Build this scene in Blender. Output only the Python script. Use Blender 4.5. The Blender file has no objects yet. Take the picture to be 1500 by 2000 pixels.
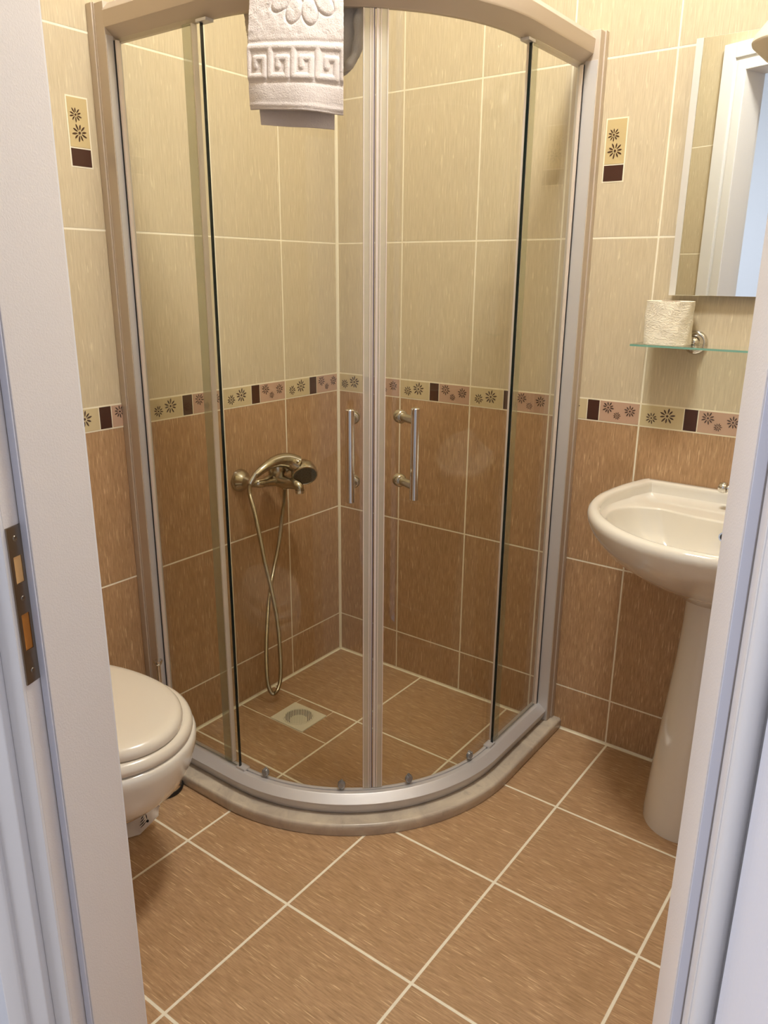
import bpy, bmesh, math, random
import numpy as np
from mathutils import Vector, Matrix
random.seed(4)
PI = math.pi
sc = bpy.context.scene
COL = sc.collection

# ------------------------------------------------------------------ camera
YAW, TILT, ROLL, FPX = .6372, 1.2747, .0088, 1518.5
cam_d = bpy.data.cameras.new('camera')
cam = bpy.data.objects.new('camera', cam_d)
COL.objects.link(cam)
cam.matrix_world = Matrix.Translation((1.6488, -1.9683, 1.2997)) @ Matrix.Rotation(YAW, 4, 'Z') @ Matrix.Rotation(TILT, 4, 'X') @ Matrix.Rotation(ROLL, 4, 'Z')
cam_d.sensor_fit = 'VERTICAL'
cam_d.sensor_height = 32
cam_d.lens = FPX / 2000 * 32
cam_d.clip_start = .02
sc.camera = cam
sc.view_settings.view_transform = 'Standard'
sc.view_settings.look = 'None'
sc.view_settings.gamma = 1
sc.view_settings.use_curve_mapping = False
sc.view_settings.exposure = 0.08

# ------------------------------------------------------------------ light
W = bpy.data.worlds.new('world')
sc.world = W
W.use_nodes = True
W.node_tree.nodes['Background'].inputs[0].default_value = (.55, .72, 1, 1)
W.node_tree.nodes['Background'].inputs[1].default_value = 1.0
CEIL = 2.68
LAMP = (1.03, -.84)
def area(name, loc, size, energy, color, rot=(0, 0, 0), shape='DISK', sy=None):
    d = bpy.data.lights.new(name, 'AREA')
    d.shape = shape
    d.size = size
    if sy: d.size_y = sy
    d.energy = energy
    d.color = color
    o = bpy.data.objects.new(name, d)
    COL.objects.link(o)
    o.location = loc
    o.rotation_euler = rot
    return o
LAMP_COLOR, LAMP_STRENGTH = (1, .985, .945, 1), 124     # the opal dome of the ceiling lamp is the light source itself
# daylight from the window of the hall, behind and left of the camera
area('hall_window_light', (-.50, -3.0, 1.45), 1.7, 42, (.87, .90, 1), (0, math.radians(-90), 0), "RECTANGLE", 1.6)

# ------------------------------------------------------------------ helpers
def lin(c):
    c = [x / 255 for x in c]
    return tuple(x / 12.92 if x <= .04045 else ((x + .055) / 1.055) ** 2.4 for x in c) + (1,)

class MB:
    """collects geometry for one mesh"""
    def __init__(s):
        s.bm = bmesh.new()
    def quad(s, pts, mi=0):
        f = s.bm.faces.new([s.bm.verts.new(p) for p in pts])
        f.material_index = mi
        return f
    def box(s, a, b, bev=0, mi=0, seg=2, mat=None):
        x0, y0, z0 = a; x1, y1, z1 = b
        vs = [s.bm.verts.new(p) for p in ((x0,y0,z0),(x1,y0,z0),(x1,y1,z0),(x0,y1,z0),(x0,y0,z1),(x1,y0,z1),(x1,y1,z1),(x0,y1,z1))]
        fs = [s.bm.faces.new([vs[i] for i in f]) for f in ((3,2,1,0),(4,5,6,7),(0,1,5,4),(1,2,6,5),(2,3,7,6),(3,0,4,7))]
        for f in fs: f.material_index = mi
        if bev:
            es = list({e for f in fs for e in f.edges})
            r = bmesh.ops.bevel(s.bm, geom=es, offset=bev, segments=seg, profile=.5, affect='EDGES', clamp_overlap=True)
            vs = list({v for f in r['faces'] for v in f.verts} | set(v for v in vs if v.is_valid))
        if mat is not None:
            bmesh.ops.transform(s.bm, matrix=mat, verts=[v for v in vs if v.is_valid])
        return s
    def loft(s, rings, cap0=True, cap1=True, closed=True, mi=0):
        vr = [[s.bm.verts.new(p) for p in r] for r in rings]
        n = len(vr[0])
        for a, b in zip(vr, vr[1:]):
            for i in range(n if closed else n - 1):
                j = (i + 1) % n
                f = s.bm.faces.new((a[i], a[j], b[j], b[i]))
                f.material_index = mi
        if closed:
            if cap0: s.bm.faces.new(list(reversed(vr[0]))).material_index = mi
            if cap1: s.bm.faces.new(vr[-1]).material_index = mi
        return s
    def lathe(s, prof, origin=(0,0,0), axis=(0,0,1), n=32, mi=0, sx=1, sy=1):
        q = Vector((0,0,1)).rotation_difference(Vector(axis).normalized()).to_matrix()
        o = Vector(origin)
        rings = [[o + q @ Vector((max(r,1e-5)*math.cos(2*PI*i/n)*sx, max(r,1e-5)*math.sin(2*PI*i/n)*sy, z)) for i in range(n)] for r, z in prof]
        return s.loft(rings, mi=mi)
    def cyl(s, a, b, r, n=24, bev=0, mi=0):
        a, b = Vector(a), Vector(b); L = (b - a).length
        p = [(r-bev,0),(r,bev),(r,L-bev),(r-bev,L)] if bev else [(r,0),(r,L)]
        return s.lathe(p, a, b - a, n, mi)
    def tube(s, pts, rad, n=12, mi=0):
        pts = [Vector(p) for p in pts]
        rad = rad if isinstance(rad, (list, tuple)) else [rad]*len(pts)
        rings = []; up = None
        for i, p in enumerate(pts):
            t = (pts[min(i+1,len(pts)-1)] - pts[max(i-1,0)]).normalized()
            if up is None:
                up = t.orthogonal().normalized()
            else:
                up = (up - t * up.dot(t)).normalized()
            w = t.cross(up)
            rings.append([p + (up*math.cos(2*PI*k/n) + w*math.sin(2*PI*k/n))*rad[i] for k in range(n)])
        return s.loft(rings, mi=mi)
    def ball(s, c, r, sx=1, sy=1, sz=1, n=20, mi=0):
        rings = []
        for i in range(1, n//2):
            a = PI*i/(n//2)
            rings.append([(c[0]+r*sx*math.sin(a)*math.cos(2*PI*k/n), c[1]+r*sy*math.sin(a)*math.sin(2*PI*k/n), c[2]-r*sz*math.cos(a)) for k in range(n)])
        return s.loft(rings, mi=mi)
    def build(s, name, mats, parent=None, smooth=None, recalc=True):
        if recalc: bmesh.ops.recalc_face_normals(s.bm, faces=s.bm.faces[:])
        me = bpy.data.meshes.new(name)
        s.bm.to_mesh(me); s.bm.free()
        for m in (mats if isinstance(mats, (list, tuple)) else [mats]): me.materials.append(m)
        if smooth is not None:
            me.shade_smooth()
            me.set_sharp_from_angle(angle=math.radians(smooth))
        o = bpy.data.objects.new(name, me)
        COL.objects.link(o)
        if smooth is not None and smooth <= 40:
            o.modifiers.new('weighted', 'WEIGHTED_NORMAL').keep_sharp = True
        if parent: o.parent = parent
        return o

def thing(name, label, cat, loc=(0,0,0), group=None):
    o = bpy.data.objects.new(name, None)
    COL.objects.link(o)
    o.location = loc
    o['label'] = label; o['category'] = cat
    if group: o['group'] = group
    return o
def root_at(o, loc):
    """move an Empty to its base while its parts, built in world coordinates, stay put"""
    o.location = loc
    inv = Matrix.Translation([-c for c in loc])
    for ch in o.children:
        ch.data.transform(inv)
        def down(p):
            for g in p.children:
                g.data.transform(inv); down(g)
        down(ch)
def tag(o, label, cat):
    o['label'] = label; o['category'] = cat
def struct(o):
    o['kind'] = 'structure'
    return o
def catmull(P, n=8, closed=False):
    P = [Vector(p) for p in P]; out = []
    m = len(P)
    for i in range(m if closed else m-1):
        g = (lambda k: P[k % m]) if closed else (lambda k: P[min(max(k,0),m-1)])
        a, b, c, d = g(i-1), g(i), g(i+1), g(i+2)
        for k in range(n):
            t = k/n
            out.append(.5*((2*b) + (c-a)*t + (2*a-5*b+4*c-d)*t*t + (3*b-a-3*c+d)*t**3))
    if not closed: out.append(P[-1])
    return out

# ------------------------------------------------------------------ materials
class NT:
    def __init__(s, name):
        s.m = bpy.data.materials.new(name); s.m.use_nodes = True
        s.t = s.m.node_tree; s.t.nodes.clear()
        s.out = s.t.nodes.new('ShaderNodeOutputMaterial')
    def n(s, typ, ins=None, **kw):
        nd = s.t.nodes.new(typ)
        for k, v in kw.items(): setattr(nd, k, v)
        for k, v in (ins or {}).items():
            if isinstance(v, bpy.types.NodeSocket): s.t.links.new(v, nd.inputs[k])
            else: nd.inputs[k].default_value = v
        return nd
    def M(s, op, a, b=0, c=0):
        return s.n('ShaderNodeMath', {0: a, 1: b, 2: c}, operation=op).outputs[0]
    def mix(s, f, a, b):
        nd = s.n('ShaderNodeMix', data_type='RGBA')
        for i, v in ((0, f), (6, a), (7, b)):
            if isinstance(v, bpy.types.NodeSocket): s.t.links.new(v, nd.inputs[i])
            else: nd.inputs[i].default_value = v
        return nd.outputs[2]
    def noise(s, vec, scale, det=2, rough=.5, dist=0):
        return s.n('ShaderNodeTexNoise', {'Vector': vec, 'Scale': scale, 'Detail': det, 'Roughness': rough, 'Distortion': dist}).outputs[0]
    def ramp(s, f, a, b):
        return s.n('ShaderNodeMapRange', {0: f, 1: a, 2: b, 3: 0, 4: 1}, clamp=True).outputs[0]
    def bump(s, h, strength=.3, dist=.001, nrm=None):
        d = {'Height': h, 'Strength': strength, 'Distance': dist}
        if nrm: d['Normal'] = nrm
        return s.n('ShaderNodeBump', d).outputs[0]
    def bsdf(s, **kw):
        names = dict(color='Base Color', rough='Roughness', metal='Metallic', normal='Normal', coat='Coat Weight', coat_rough='Coat Roughness', ior='IOR', spec='Specular IOR Level', emit='Emission Color', estr='Emission Strength', sheen='Sheen Weight', sss='Subsurface Weight')
        b = s.n('ShaderNodeBsdfPrincipled', {names[k]: v for k, v in kw.items()})
        s.t.links.new(b.outputs[0], s.out.inputs[0])
        return s.m

def plain(name, rgb, rough=.5, metal=0, **kw):
    return NT(name).bsdf(color=lin(rgb), rough=rough, metal=metal, **kw)

GROUT = lin((233, 222, 196))
def streaks(N, uv, u_scale, v_scale):
    """long thin grain along the second axis of the coordinate"""
    mp = N.n('ShaderNodeMapping', {'Vector': uv, 'Scale': (u_scale, v_scale, 1)}).outputs[0]
    return mp
def line_mask(N, c, off, period, hw):
    """1 where c is within hw of off + k*period"""
    a = N.M('SUBTRACT', c, off - period/2)
    a = N.M('WRAP', a, period, 0)
    a = N.M('ABSOLUTE', N.M('SUBTRACT', a, period/2))
    return N.M('SUBTRACT', 1, N.ramp(a, hw*.8, hw*1.2))
def single(N, c, at, hw):
    return N.M('SUBTRACT', 1, N.ramp(N.M('ABSOLUTE', N.M('SUBTRACT', c, at)), hw*.8, hw*1.2))

def tile_finish(N, base, g, uv, flecks):
    col = N.mix(g, base, N.mix(N.noise(uv, 60, 3), lin((248, 240, 218)), lin((232, 220, 192))))
    h = N.M('ADD', N.M('MULTIPLY', g, -1), N.M('MULTIPLY', flecks, .12))
    nrm = N.bump(h, .5, .0012)
    rough = N.n('ShaderNodeMapRange', {0: g, 1: 0, 2: 1, 3: .33, 4: .8}).outputs[0]
    return N.bsdf(color=col, rough=rough, normal=nrm, spec=.45)

def brown_color(N, uv, su, sv, cell=None):
    g1 = N.noise(streaks(N, uv, su, sv), 1, 4, .65)           # fine silky grain
    g2 = N.noise(streaks(N, uv, su*.12, sv*.35), 1, 3, .5)     # broad variation
    fl = N.noise(streaks(N, uv, su*1.15, sv*.72), 1, 2, .5, .3)  # pale slivers
    sl = N.ramp(fl, .635, .69)
    c = N.mix(N.ramp(g1, .28, .74), lin((152, 117, 83)), lin((206, 169, 129)))
    c = N.mix(N.M('MULTIPLY', N.ramp(g2, .35, .7), .35), c, lin((160, 126, 86)))
    c = N.mix(N.M('MULTIPLY', sl, .75), c, lin((232, 202, 160)))
    return c, g1
def beige_color(N, uv, su, sv):
    g1 = N.noise(streaks(N, uv, su, sv), 1, 4, .65)
    g2 = N.noise(streaks(N, uv, su*.12, sv*.3), 1, 3, .5)
    fl = N.ramp(N.noise(streaks(N, uv, su*.62, sv*1.3), 1, 1, .4, .5), .66, .76)
    c = N.mix(N.ramp(g1, .3, .72), lin((190, 174, 145)), lin((214, 199, 169)))
    c = N.mix(N.M('MULTIPLY', N.ramp(g2, .35, .7), .3), c, lin((205, 188, 154)))
    c = N.mix(N.M('MULTIPLY', fl, .45), c, lin((238, 226, 196)))
    return c, g1

def wall_material(name, off=0.0):
    N = NT(name)
    uv = N.n('ShaderNodeUVMap', uv_map='uv').outputs[0]
    sp = N.n('ShaderNodeSeparateXYZ', {0: uv})
    u, v = sp.outputs[0], sp.outputs[1]
    top = N.M('GREATER_THAN', v, .965)
    bc, bg = brown_color(N, uv, 330, 26)
    ec, eg = beige_color(N, uv, 330, 18)
    base = N.mix(top, bc, ec)
    ver = line_mask(N, u, off, .25, .0022)
    lo = N.M('MULTIPLY', line_mask(N, v, .14, .4, .0022), N.M('SUBTRACT', 1, top))
    hi = N.M('MULTIPLY', line_mask(N, v, .992, .4, .0022), top)
    base_j = single(N, v, 0, .006)
    g = N.M('MAXIMUM', N.M('MAXIMUM', ver, lo), N.M('MAXIMUM', hi, base_j))
    return tile_finish(N, base, g, uv, bg)
M_WALL = wall_material('wall_tile')

def floor_material():
    N = NT('floor_tile')
    uv = N.n('ShaderNodeUVMap', uv_map='uv').outputs[0]
    sp = N.n('ShaderNodeSeparateXYZ', {0: uv})
    x, y = sp.outputs[0], sp.outputs[1]
    mp = N.n('ShaderNodeCombineXYZ', {0: y, 1: x}).outputs[0]
    c, gr = brown_color(N, mp, 300, 24)
    gx = line_mask(N, x, .0292, .3255, .0030)
    gy = line_mask(N, y, -.0212, .3255, .0030)
    # the first 3 cm by the two walls is no joint of its own: hide the sliver lines
    gx = N.M('MULTIPLY', gx, N.M('GREATER_THAN', x, .1))
    gy = N.M('MULTIPLY', gy, N.M('LESS_THAN', y, -.1))
    inside = N.M('LESS_THAN', x, .352)
    d1 = N.M('MULTIPLY', single(N, y, -.492, .0018), inside)
    band = N.M('MULTIPLY', N.M('GREATER_THAN', y, -.385), N.M('LESS_THAN', y, -.3467))
    d2 = N.M('MULTIPLY', N.M('MAXIMUM', single(N, x, .131, .001), single(N, x, .261, .001)), band)
    e = N.M('MAXIMUM', single(N, x, 0, .007), single(N, y, 0, .007))
    g = N.M('MAXIMUM', N.M('MAXIMUM', gx, gy), N.M('MAXIMUM', N.M('MAXIMUM', d1, d2), e))
    return tile_finish(N, c, g, uv, gr)
M_FLOOR = floor_material()

def paint(name, rgb, rough=.45, scale=220, bump=.25, grain=None):
    N = NT(name)
    co = N.n('ShaderNodeTexCoord').outputs['Object']
    vec = N.n('ShaderNodeMapping', {'Vector': co, 'Scale': grain or (1, 1, 1)}).outputs[0]
    nz = N.noise(vec, scale, 3, .6)
    return N.bsdf(color=lin(rgb), rough=rough, normal=N.bump(nz, bump, .0012))
M_JAMB = paint('stippled_cream_paint', (226, 219, 214), .4, 420, .35)
M_CASING = paint('white_gloss_paint', (228, 226, 226), .3, 60, .12, (1, 1, .12))
M_LEAF = paint('door_leaf_woodgrain', (226, 228, 238), .4, 260, .5, (1, 1, .03))
M_HALL = paint('hall_plaster', (222, 226, 234), .8)
M_CEIL = paint('ceiling_plaster', (238, 236, 228), .85)
M_HFLOOR = paint('hall_floor', (168, 150, 130), .5)
M_ALU = NT('satin_champagne_aluminium')
M_ALU = M_ALU.bsdf(color=lin((200, 186, 170)), rough=.5, metal=.35)
M_ALU_B = plain('satin_aluminium', (208, 204, 202), .45, .45)
M_CHROME = plain('chrome', (215, 212, 206), .09, 1)
M_CHROME_W = plain('worn_chrome', (186, 178, 160), .2, 1)
M_STEEL = plain('brushed_steel', (150, 138, 122), .33, 1)
M_DARK = plain('dark_rubber_and_hole_shade', (22, 20, 20), .5)
M_BLACK = plain('black_gap', (12, 14, 12), .4)
M_CERAMIC = NT('cream_ceramic').bsdf(color=lin((226, 219, 205)), rough=.12, coat=.6, coat_rough=.05)
M_SEAT = NT('cream_plastic').bsdf(color=lin((222, 212, 195)), rough=.25, coat=.3, coat_rough=.15)
M_WHITE_P = plain('off_white_plastic', (230, 222, 196), .4)
M_WOOD = plain('raw_pine', (214, 170, 112), .7)
M_WOOD_D = plain('raw_wood_recess', (176, 112, 40), .6)
M_BTILE = plain('beige_border_tile', (204, 186, 146), .3)
M_PTILE = plain('pink_border_tile', (192, 158, 134), .3)
M_DTILE = plain('dark_brown_border_tile', (72, 44, 34), .25)
M_FLOWER = plain('flower_glaze', (84, 66, 58), .22)
M_FLOWER2 = plain('dark_flower_relief', (80, 56, 42), .12)
M_GROUT = plain('cream_grout', (236, 226, 200), .8)

def glass(name, tint, refl=1.0, gloss_col=(1, 1, 1, 1)):
    N = NT(name)
    f = N.n('ShaderNodeLayerWeight', {'Blend': .5}).outputs['Facing']
    p = N.M('POWER', f, 5)
    F = N.M('MULTIPLY', N.M('ADD', .04, N.M('MULTIPLY', p, .96)), refl)
    tr = N.n('ShaderNodeBsdfTransparent', {0: tint})
    gl = N.n('ShaderNodeBsdfGlossy', {'Color': gloss_col, 'Roughness': .01})
    mx = N.n('ShaderNodeMixShader', {0: F, 1: tr.outputs[0], 2: gl.outputs[0]})
    N.t.links.new(mx.outputs[0], N.out.inputs[0])
    return N.m
M_GLASS = glass('shower_glass', (.990, .994, .966, 1), .7)
M_SHELFG = glass('shelf_glass', (.95, .985, .965, 1))
M_EDGE = NT('glass_edge_green').bsdf(color=lin((14, 26, 24)), rough=.15)
M_EDGE_L = NT('shelf_edge_green').bsdf(color=lin((120, 168, 150)), rough=.15)

def translucent(name, rgb, amount):
    N = NT(name)
    tr = N.n('ShaderNodeBsdfTransparent', {0: (.94, .94, .88, 1)})
    b = N.n('ShaderNodeBsdfPrincipled', {'Base Color': lin(rgb), 'Roughness': .2})
    mx = N.n('ShaderNodeMixShader', {0: amount, 1: tr.outputs[0], 2: b.outputs[0]})
    N.t.links.new(mx.outputs[0], N.out.inputs[0])
    return N.m
M_SEAL = translucent('clear_seal_plastic', (232, 222, 206), .42)
M_SEAL_E = translucent('end_seal_plastic', (178, 176, 150), .35)
M_SEAL_W = translucent('milky_seal_plastic', (244, 230, 222), .85)

def marble():
    N = NT('grey_cream_marble')
    co = N.n('ShaderNodeTexCoord').outputs['Object']
    a = N.noise(co, 9, 5, .65, 1.2)
    b = N.noise(co, 40, 4, .6)
    c = N.mix(N.ramp(a, .35, .7), lin((206, 192, 170)), lin((172, 158, 142)))
    c = N.mix(N.M('MULTIPLY', N.ramp(b, .6, .8), .5), c, lin((128, 114, 104)))
    return N.bsdf(color=c, rough=.28, normal=N.bump(b, .1, .001))
M_MARBLE = marble()
def terry():
    N = NT('terry_cotton')
    co = N.n('ShaderNodeTexCoord').outputs['Object']
    a = N.noise(co, 420, 2, .7)
    b = N.noise(co, 90, 3, .6)
    h = N.M('ADD', a, N.M('MULTIPLY', b, .8))
    return N.bsdf(color=lin((202, 192, 188)), rough=.95, sheen=.3, normal=N.bump(h, .55, .002))
M_TERRY = terry()
def tissue():
    N = NT('toilet_tissue')
    co = N.n('ShaderNodeTexCoord').outputs['Object']
    v = N.n('ShaderNodeMapping', {'Vector': co, 'Scale': (1, 1, 2.2)}).outputs[0]
    a = N.noise(v, 45, 4, .55, 1.4)
    r = N.M('ABSOLUTE', N.M('SUBTRACT', a, .5))
    return N.bsdf(color=lin((247, 238, 216)), rough=.9, normal=N.bump(N.ramp(r, 0, .10), .5, .0035))
M_TISSUE = tissue()
M_MIRROR = plain('mirror_silver', (236, 240, 236), .005, 1)
M_FROST = plain('frosted_mirror_edge', (214, 210, 202), .5, .25)

# ------------------------------------------------------------------ room shell
RW = 1.62                       # right wall
A20 = math.radians(20)          # the door wall is turned by 20 degrees
SO = Vector((.8, -1.436, 0)); SS = Vector((math.cos(A20), math.sin(A20), 0)); TT = Vector((math.sin(A20), -math.cos(A20), 0))
DW = Matrix(((SS.x, TT.x, 0, SO.x), (SS.y, TT.y, 0, SO.y), (0, 0, 1, 0), (0, 0, 0, 1)))   # (s, t, z) -> world
def L2W(s, t, z=0): return SO + SS*s + TT*t + Vector((0, 0, z))
T_IN, T_OUT = .012, .134

def wall(name, a, b, n_out, z0=0, z1=CEIL, thick=.1, u0=0, usign=1, mat=M_WALL, holes=(), back=None):
    """slab whose room face runs from a to b (xy); uv in metres, (distance along, height)"""
    a = Vector((a[0], a[1], 0)); b = Vector((b[0], b[1], 0)); L = (b-a).length; d = (b-a)/L
    no = Vector((n_out[0], n_out[1], 0)).normalized()
    bm = bmesh.new(); uvl = bm.loops.layers.uv.new('uv')
    def slab(l0, l1, za, zb):
        c = [(l, k, z) for z in (za, zb) for (l, k) in ((l0, 0), (l1, 0), (l1, 1), (l0, 1))]
        vs = [bm.verts.new(a + d*l + no*(k*thick) + Vector((0, 0, z))) for l, k, z in c]
        for f in ((3,2,1,0),(4,5,6,7),(0,1,5,4),(1,2,6,5),(2,3,7,6),(3,0,4,7)):
            fc = bm.faces.new([vs[i] for i in f])
            for lp, i in zip(fc.loops, f):
                lp[uvl].uv = (u0 + usign*c[i][0], c[i][2])
            if back is not None and all(c[i][1] == 1 for i in f): fc.material_index = 1
    if holes:
        h0, h1, hz = holes
        slab(0, h0, z0, z1); slab(h1, L, z0, z1); slab(h0, h1, hz, z1)
    else:
        slab(0, L, z0, z1)
    bmesh.ops.recalc_face_normals(bm, faces=bm.faces[:])
    me = bpy.data.meshes.new(name); bm.to_mesh(me); bm.free(); me.materials.append(mat)
    if back is not None: me.materials.append(back)
    o = bpy.data.objects.new(name, me); COL.objects.link(o)
    return struct(o)
y_left_end = (L2W(-.8/SS.x, T_IN)).y
wall('wall_left', (0, 0), (0, -1.86), (-1, 0), usign=-1)
wall('wall_back', (-.1, 0), (RW+.1, 0), (0, 1), u0=-.1)
wall('wall_right', (RW, 0), (RW, -1.02), (1, 0))
pL, pR = L2W(-.86, T_IN), L2W(.93, T_IN)
wf = wall('wall_front', (pL.x, pL.y), (pR.x, pR.y), (TT.x, TT.y), thick=T_OUT-T_IN, u0=.10, holes=(.86-.03, .86+.728+.03, 2.06), back=M_HALL)
# ceiling and floors
def sheet(name, pts, z, mat, thick=.05):
    bm = bmesh.new(); uvl = bm.loops.layers.uv.new('uv')
    lo = [bm.verts.new((x, y, z)) for x, y in pts]; hi = [bm.verts.new((x, y, z+thick)) for x, y in pts]
    n = len(pts); fs = [bm.faces.new(lo), bm.faces.new(hi[::-1])] + [bm.faces.new((lo[i], lo[(i+1) % n], hi[(i+1) % n], hi[i])) for i in range(n)]
    for f in fs:
        for lp in f.loops: lp[uvl].uv = (lp.vert.co.x, lp.vert.co.y)
    bmesh.ops.recalc_face_normals(bm, faces=bm.faces[:])
    me = bpy.data.meshes.new(name); bm.to_mesh(me); bm.free(); me.materials.append(mat)
    o = bpy.data.objects.new(name, me); COL.objects.link(o)
    return struct(o)
e1, e2 = L2W(-.852, .111), L2W(.95, .111)
sheet('floor', [(-.02, .02), (-.02, e1.y), (e1.x, e1.y), (e2.x, e2.y), (RW+.02, .02)], -.05, M_FLOOR)
sheet('ceiling', [(-.1, .1), (-.1, -1.9), (pL.x, pL.y-.12), (pR.x+.05, pR.y-.1), (RW+.1, .1)], CEIL, M_CEIL)
# the hall outside the door
g1, g2 = L2W(-1.6, .111), L2W(2.2, .111)
sheet('floor_hall', [(g1.x, g1.y), (g1.x, -4.5), (g2.x+.6, -4.5), (g2.x+.6, g2.y), (g2.x, g2.y)], -.051, M_HFLOOR, .05)
sheet('ceiling_hall', [(g1.x, g1.y), (g1.x, -4.5), (g2.x+.6, -4.5), (g2.x+.6, g2.y), (g2.x, g2.y)], CEIL+.06, M_CEIL)
h0, h1, h2, h3 = L2W(-1.5, T_OUT), L2W(-.862, T_OUT), L2W(.93, T_OUT), L2W(2.1, T_OUT)
wall('wall_hall_front', (h0.x, h0.y), (h1.x, h1.y), (-TT.x, -TT.y), z1=CEIL+.06, thick=.08, mat=M_HALL)
wall('wall_hall_front_right', (h2.x, h2.y), (h3.x, h3.y), (-TT.x, -TT.y), z1=CEIL+.06, thick=.08, mat=M_HALL)
hx0, hx1 = h0.x, h3.x + .55
wall('wall_hall_left', (hx0, h0.y), (hx0, -4.4), (-1, 0), z1=CEIL+.06, mat=M_HALL)
wall('wall_hall_right', (hx1, h3.y+.2), (hx1, -4.4), (1, 0), z1=CEIL+.06, mat=M_HALL)
wall('wall_hall_end', (h3.x-.05, h3.y+.05), (hx1, h3.y+.05), (0, 1), z1=CEIL+.06, mat=M_HALL)
wall('wall_hall_back', (hx0, -4.4), (hx1, -4.4), (0, -1), z1=CEIL+.06, mat=M_HALL)

mb = MB()
wx, wy, wz, wh = hx0+.001, -3.0, 1.45, .87
for a, b in (((wx, wy-wh-.06, wz-wh-.06), (wx+.04, wy-wh, wz+wh+.06)), ((wx, wy+wh, wz-wh-.06), (wx+.04, wy+wh+.06, wz+wh+.06)), ((wx, wy-wh, wz-wh-.06), (wx+.04, wy+wh, wz-wh)), ((wx, wy-wh, wz+wh), (wx+.04, wy+wh, wz+wh+.06))):
    mb.box(a, b, .004)
struct(mb.build('window_1', M_CASING, smooth=30))

# ------------------------------------------------------------------ border strips and flower inserts (relief tiles in the wall)
def petals(mb, P, cu, cv, r, mi, rot=0, lift=.0009, squash=1.0):
    """ten leaf-shaped petals round a dot; P(u, v, h) places a point on the wall"""
    rnd = random.Random(int(cu*9e4) + int(cv*7e4))
    for k in range(10):
        a = rot + 2*PI*k/10 + rnd.uniform(-.06, .06)
        r0, r1 = .30*r, r*(1 if k % 2 else .9)
        w = r*.105
        pts = []
        for t, s in ((0,.25),(.3,.8),(.6,1),(.85,.7),(1,.1)):
            pts.append((r0+(r1-r0)*t, w*s))
        ring = [(x, y) for x, y in pts] + [(x, -y) for x, y in pts[::-1]]
        q = [(cu + x*math.cos(a) - y*math.sin(a), cv + (x*math.sin(a) + y*math.cos(a))*squash) for x, y in ring]
        mb.loft([[P(u, v, .0002) for u, v in q], [P(cu + x*math.cos(a) - y*.7*math.sin(a), cv + x*math.sin(a) + y*.7*math.cos(a), lift) for x, y in ring]], mi=mi)
    ring = [(cu + r*.15*math.cos(2*PI*k/10), cv + r*.15*math.sin(2*PI*k/10)) for k in range(10)]
    mb.loft([[P(u, v, .0002) for u, v in ring], [P(u, v, lift) for u, v in ring]], mi=mi)
def plate(mb, P, u0, u1, v0, v1, h0, h1, mi):
    mb.loft([[P(u0, v0, h0), P(u1, v0, h0), P(u1, v1, h0), P(u0, v1, h0)], [P(u0, v0, h1), P(u1, v0, h1), P(u1, v1, h1), P(u0, v1, h1)]], mi=mi)
BM_ = [M_GROUT, M_BTILE, M_DTILE, M_PTILE, M_FLOWER]
def border(name, P, n0, n1, u_max=None):
    mb = MB(); z0, z1 = .9365, .992
    U = lambda x: min(x, u_max) if u_max is not None else x
    plate(mb, P, U(n0*.25), U(n1*.25), z0-.0022, z1+.0022, -.002, .0006, 0)
    for k in range(n0, n1):
        b = k*.25
        for a0, a1, mi in ((.0022, .1075, 1), (.1100, .1415, 2), (.1440, .2478, 3)):
            if u_max is not None and b+a0 >= u_max: continue
            plate(mb, P, b+a0, U(b+a1), z0+.0015, z1-.0015, -.002, .0012, mi)
        Q = lambda u, v, h: P(u, v, h+.0012)
        H = z1-z0
        for cu, cv, r in ((.030, .41, .0150), (.069, .57, .0200), (.144+.022, .68, .0160), (.144+.047, .33, .0105), (.144+.080, .60, .0155)):
            if u_max is not None and b+cu+r > u_max: continue
            petals(mb, Q, b+cu, z0+H*cv, r, 4, rot=.2+cu*9)
    return struct(mb.build(name, BM_))
P_left = lambda u, v, h: Vector((h, u, v))              # u is y (negative)
P_back = lambda u, v, h: Vector((u, -h, v))
border('trim_1', P_left, -7, 0)
border('trim_2', P_back, 0, 7, RW)
P_right = lambda u, v, h: Vector((RW-h, -u, v))
border('trim_3', P_right, 0, 4)
def insert(name, P, u0, z1):
    mb = MB()
    plate(mb, P, u0, u0+.0545, z1-.143, z1, -.002, .0006, 0)
    plate(mb, P, u0+.0032, u0+.0513, z1-.1015, z1-.0032, -.002, .0012, 1)
    plate(mb, P, u0+.0032, u0+.0513, z1-.1398, z1-.1045, -.002, .0012, 2)
    Q = lambda u, v, h: P(u, v, h+.0012)
    petals(mb, Q, u0+.0215, z1-.037, .0150, 4, .3, .0012)
    petals(mb, Q, u0+.0275, z1-.0725, .0185, 4, .15, .0012)
    return struct(mb.build(name, [M_GROUT, plain('beige_insert_tile', (200, 178, 130), .3), M_DTILE, M_PTILE, M_FLOWER2]))
insert('trim_4', P_left, -.8985, 1.6625)
insert('trim_5', P_back, .8465, 1.6620)
# the raised cream seam in the corner of the shower walls
mb = MB(); mb.tube([(.0015, -.0015, 0), (.0015, -.0015, CEIL)], .0062, 8)
struct(mb.build('trim_6', M_GROUT))

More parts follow.
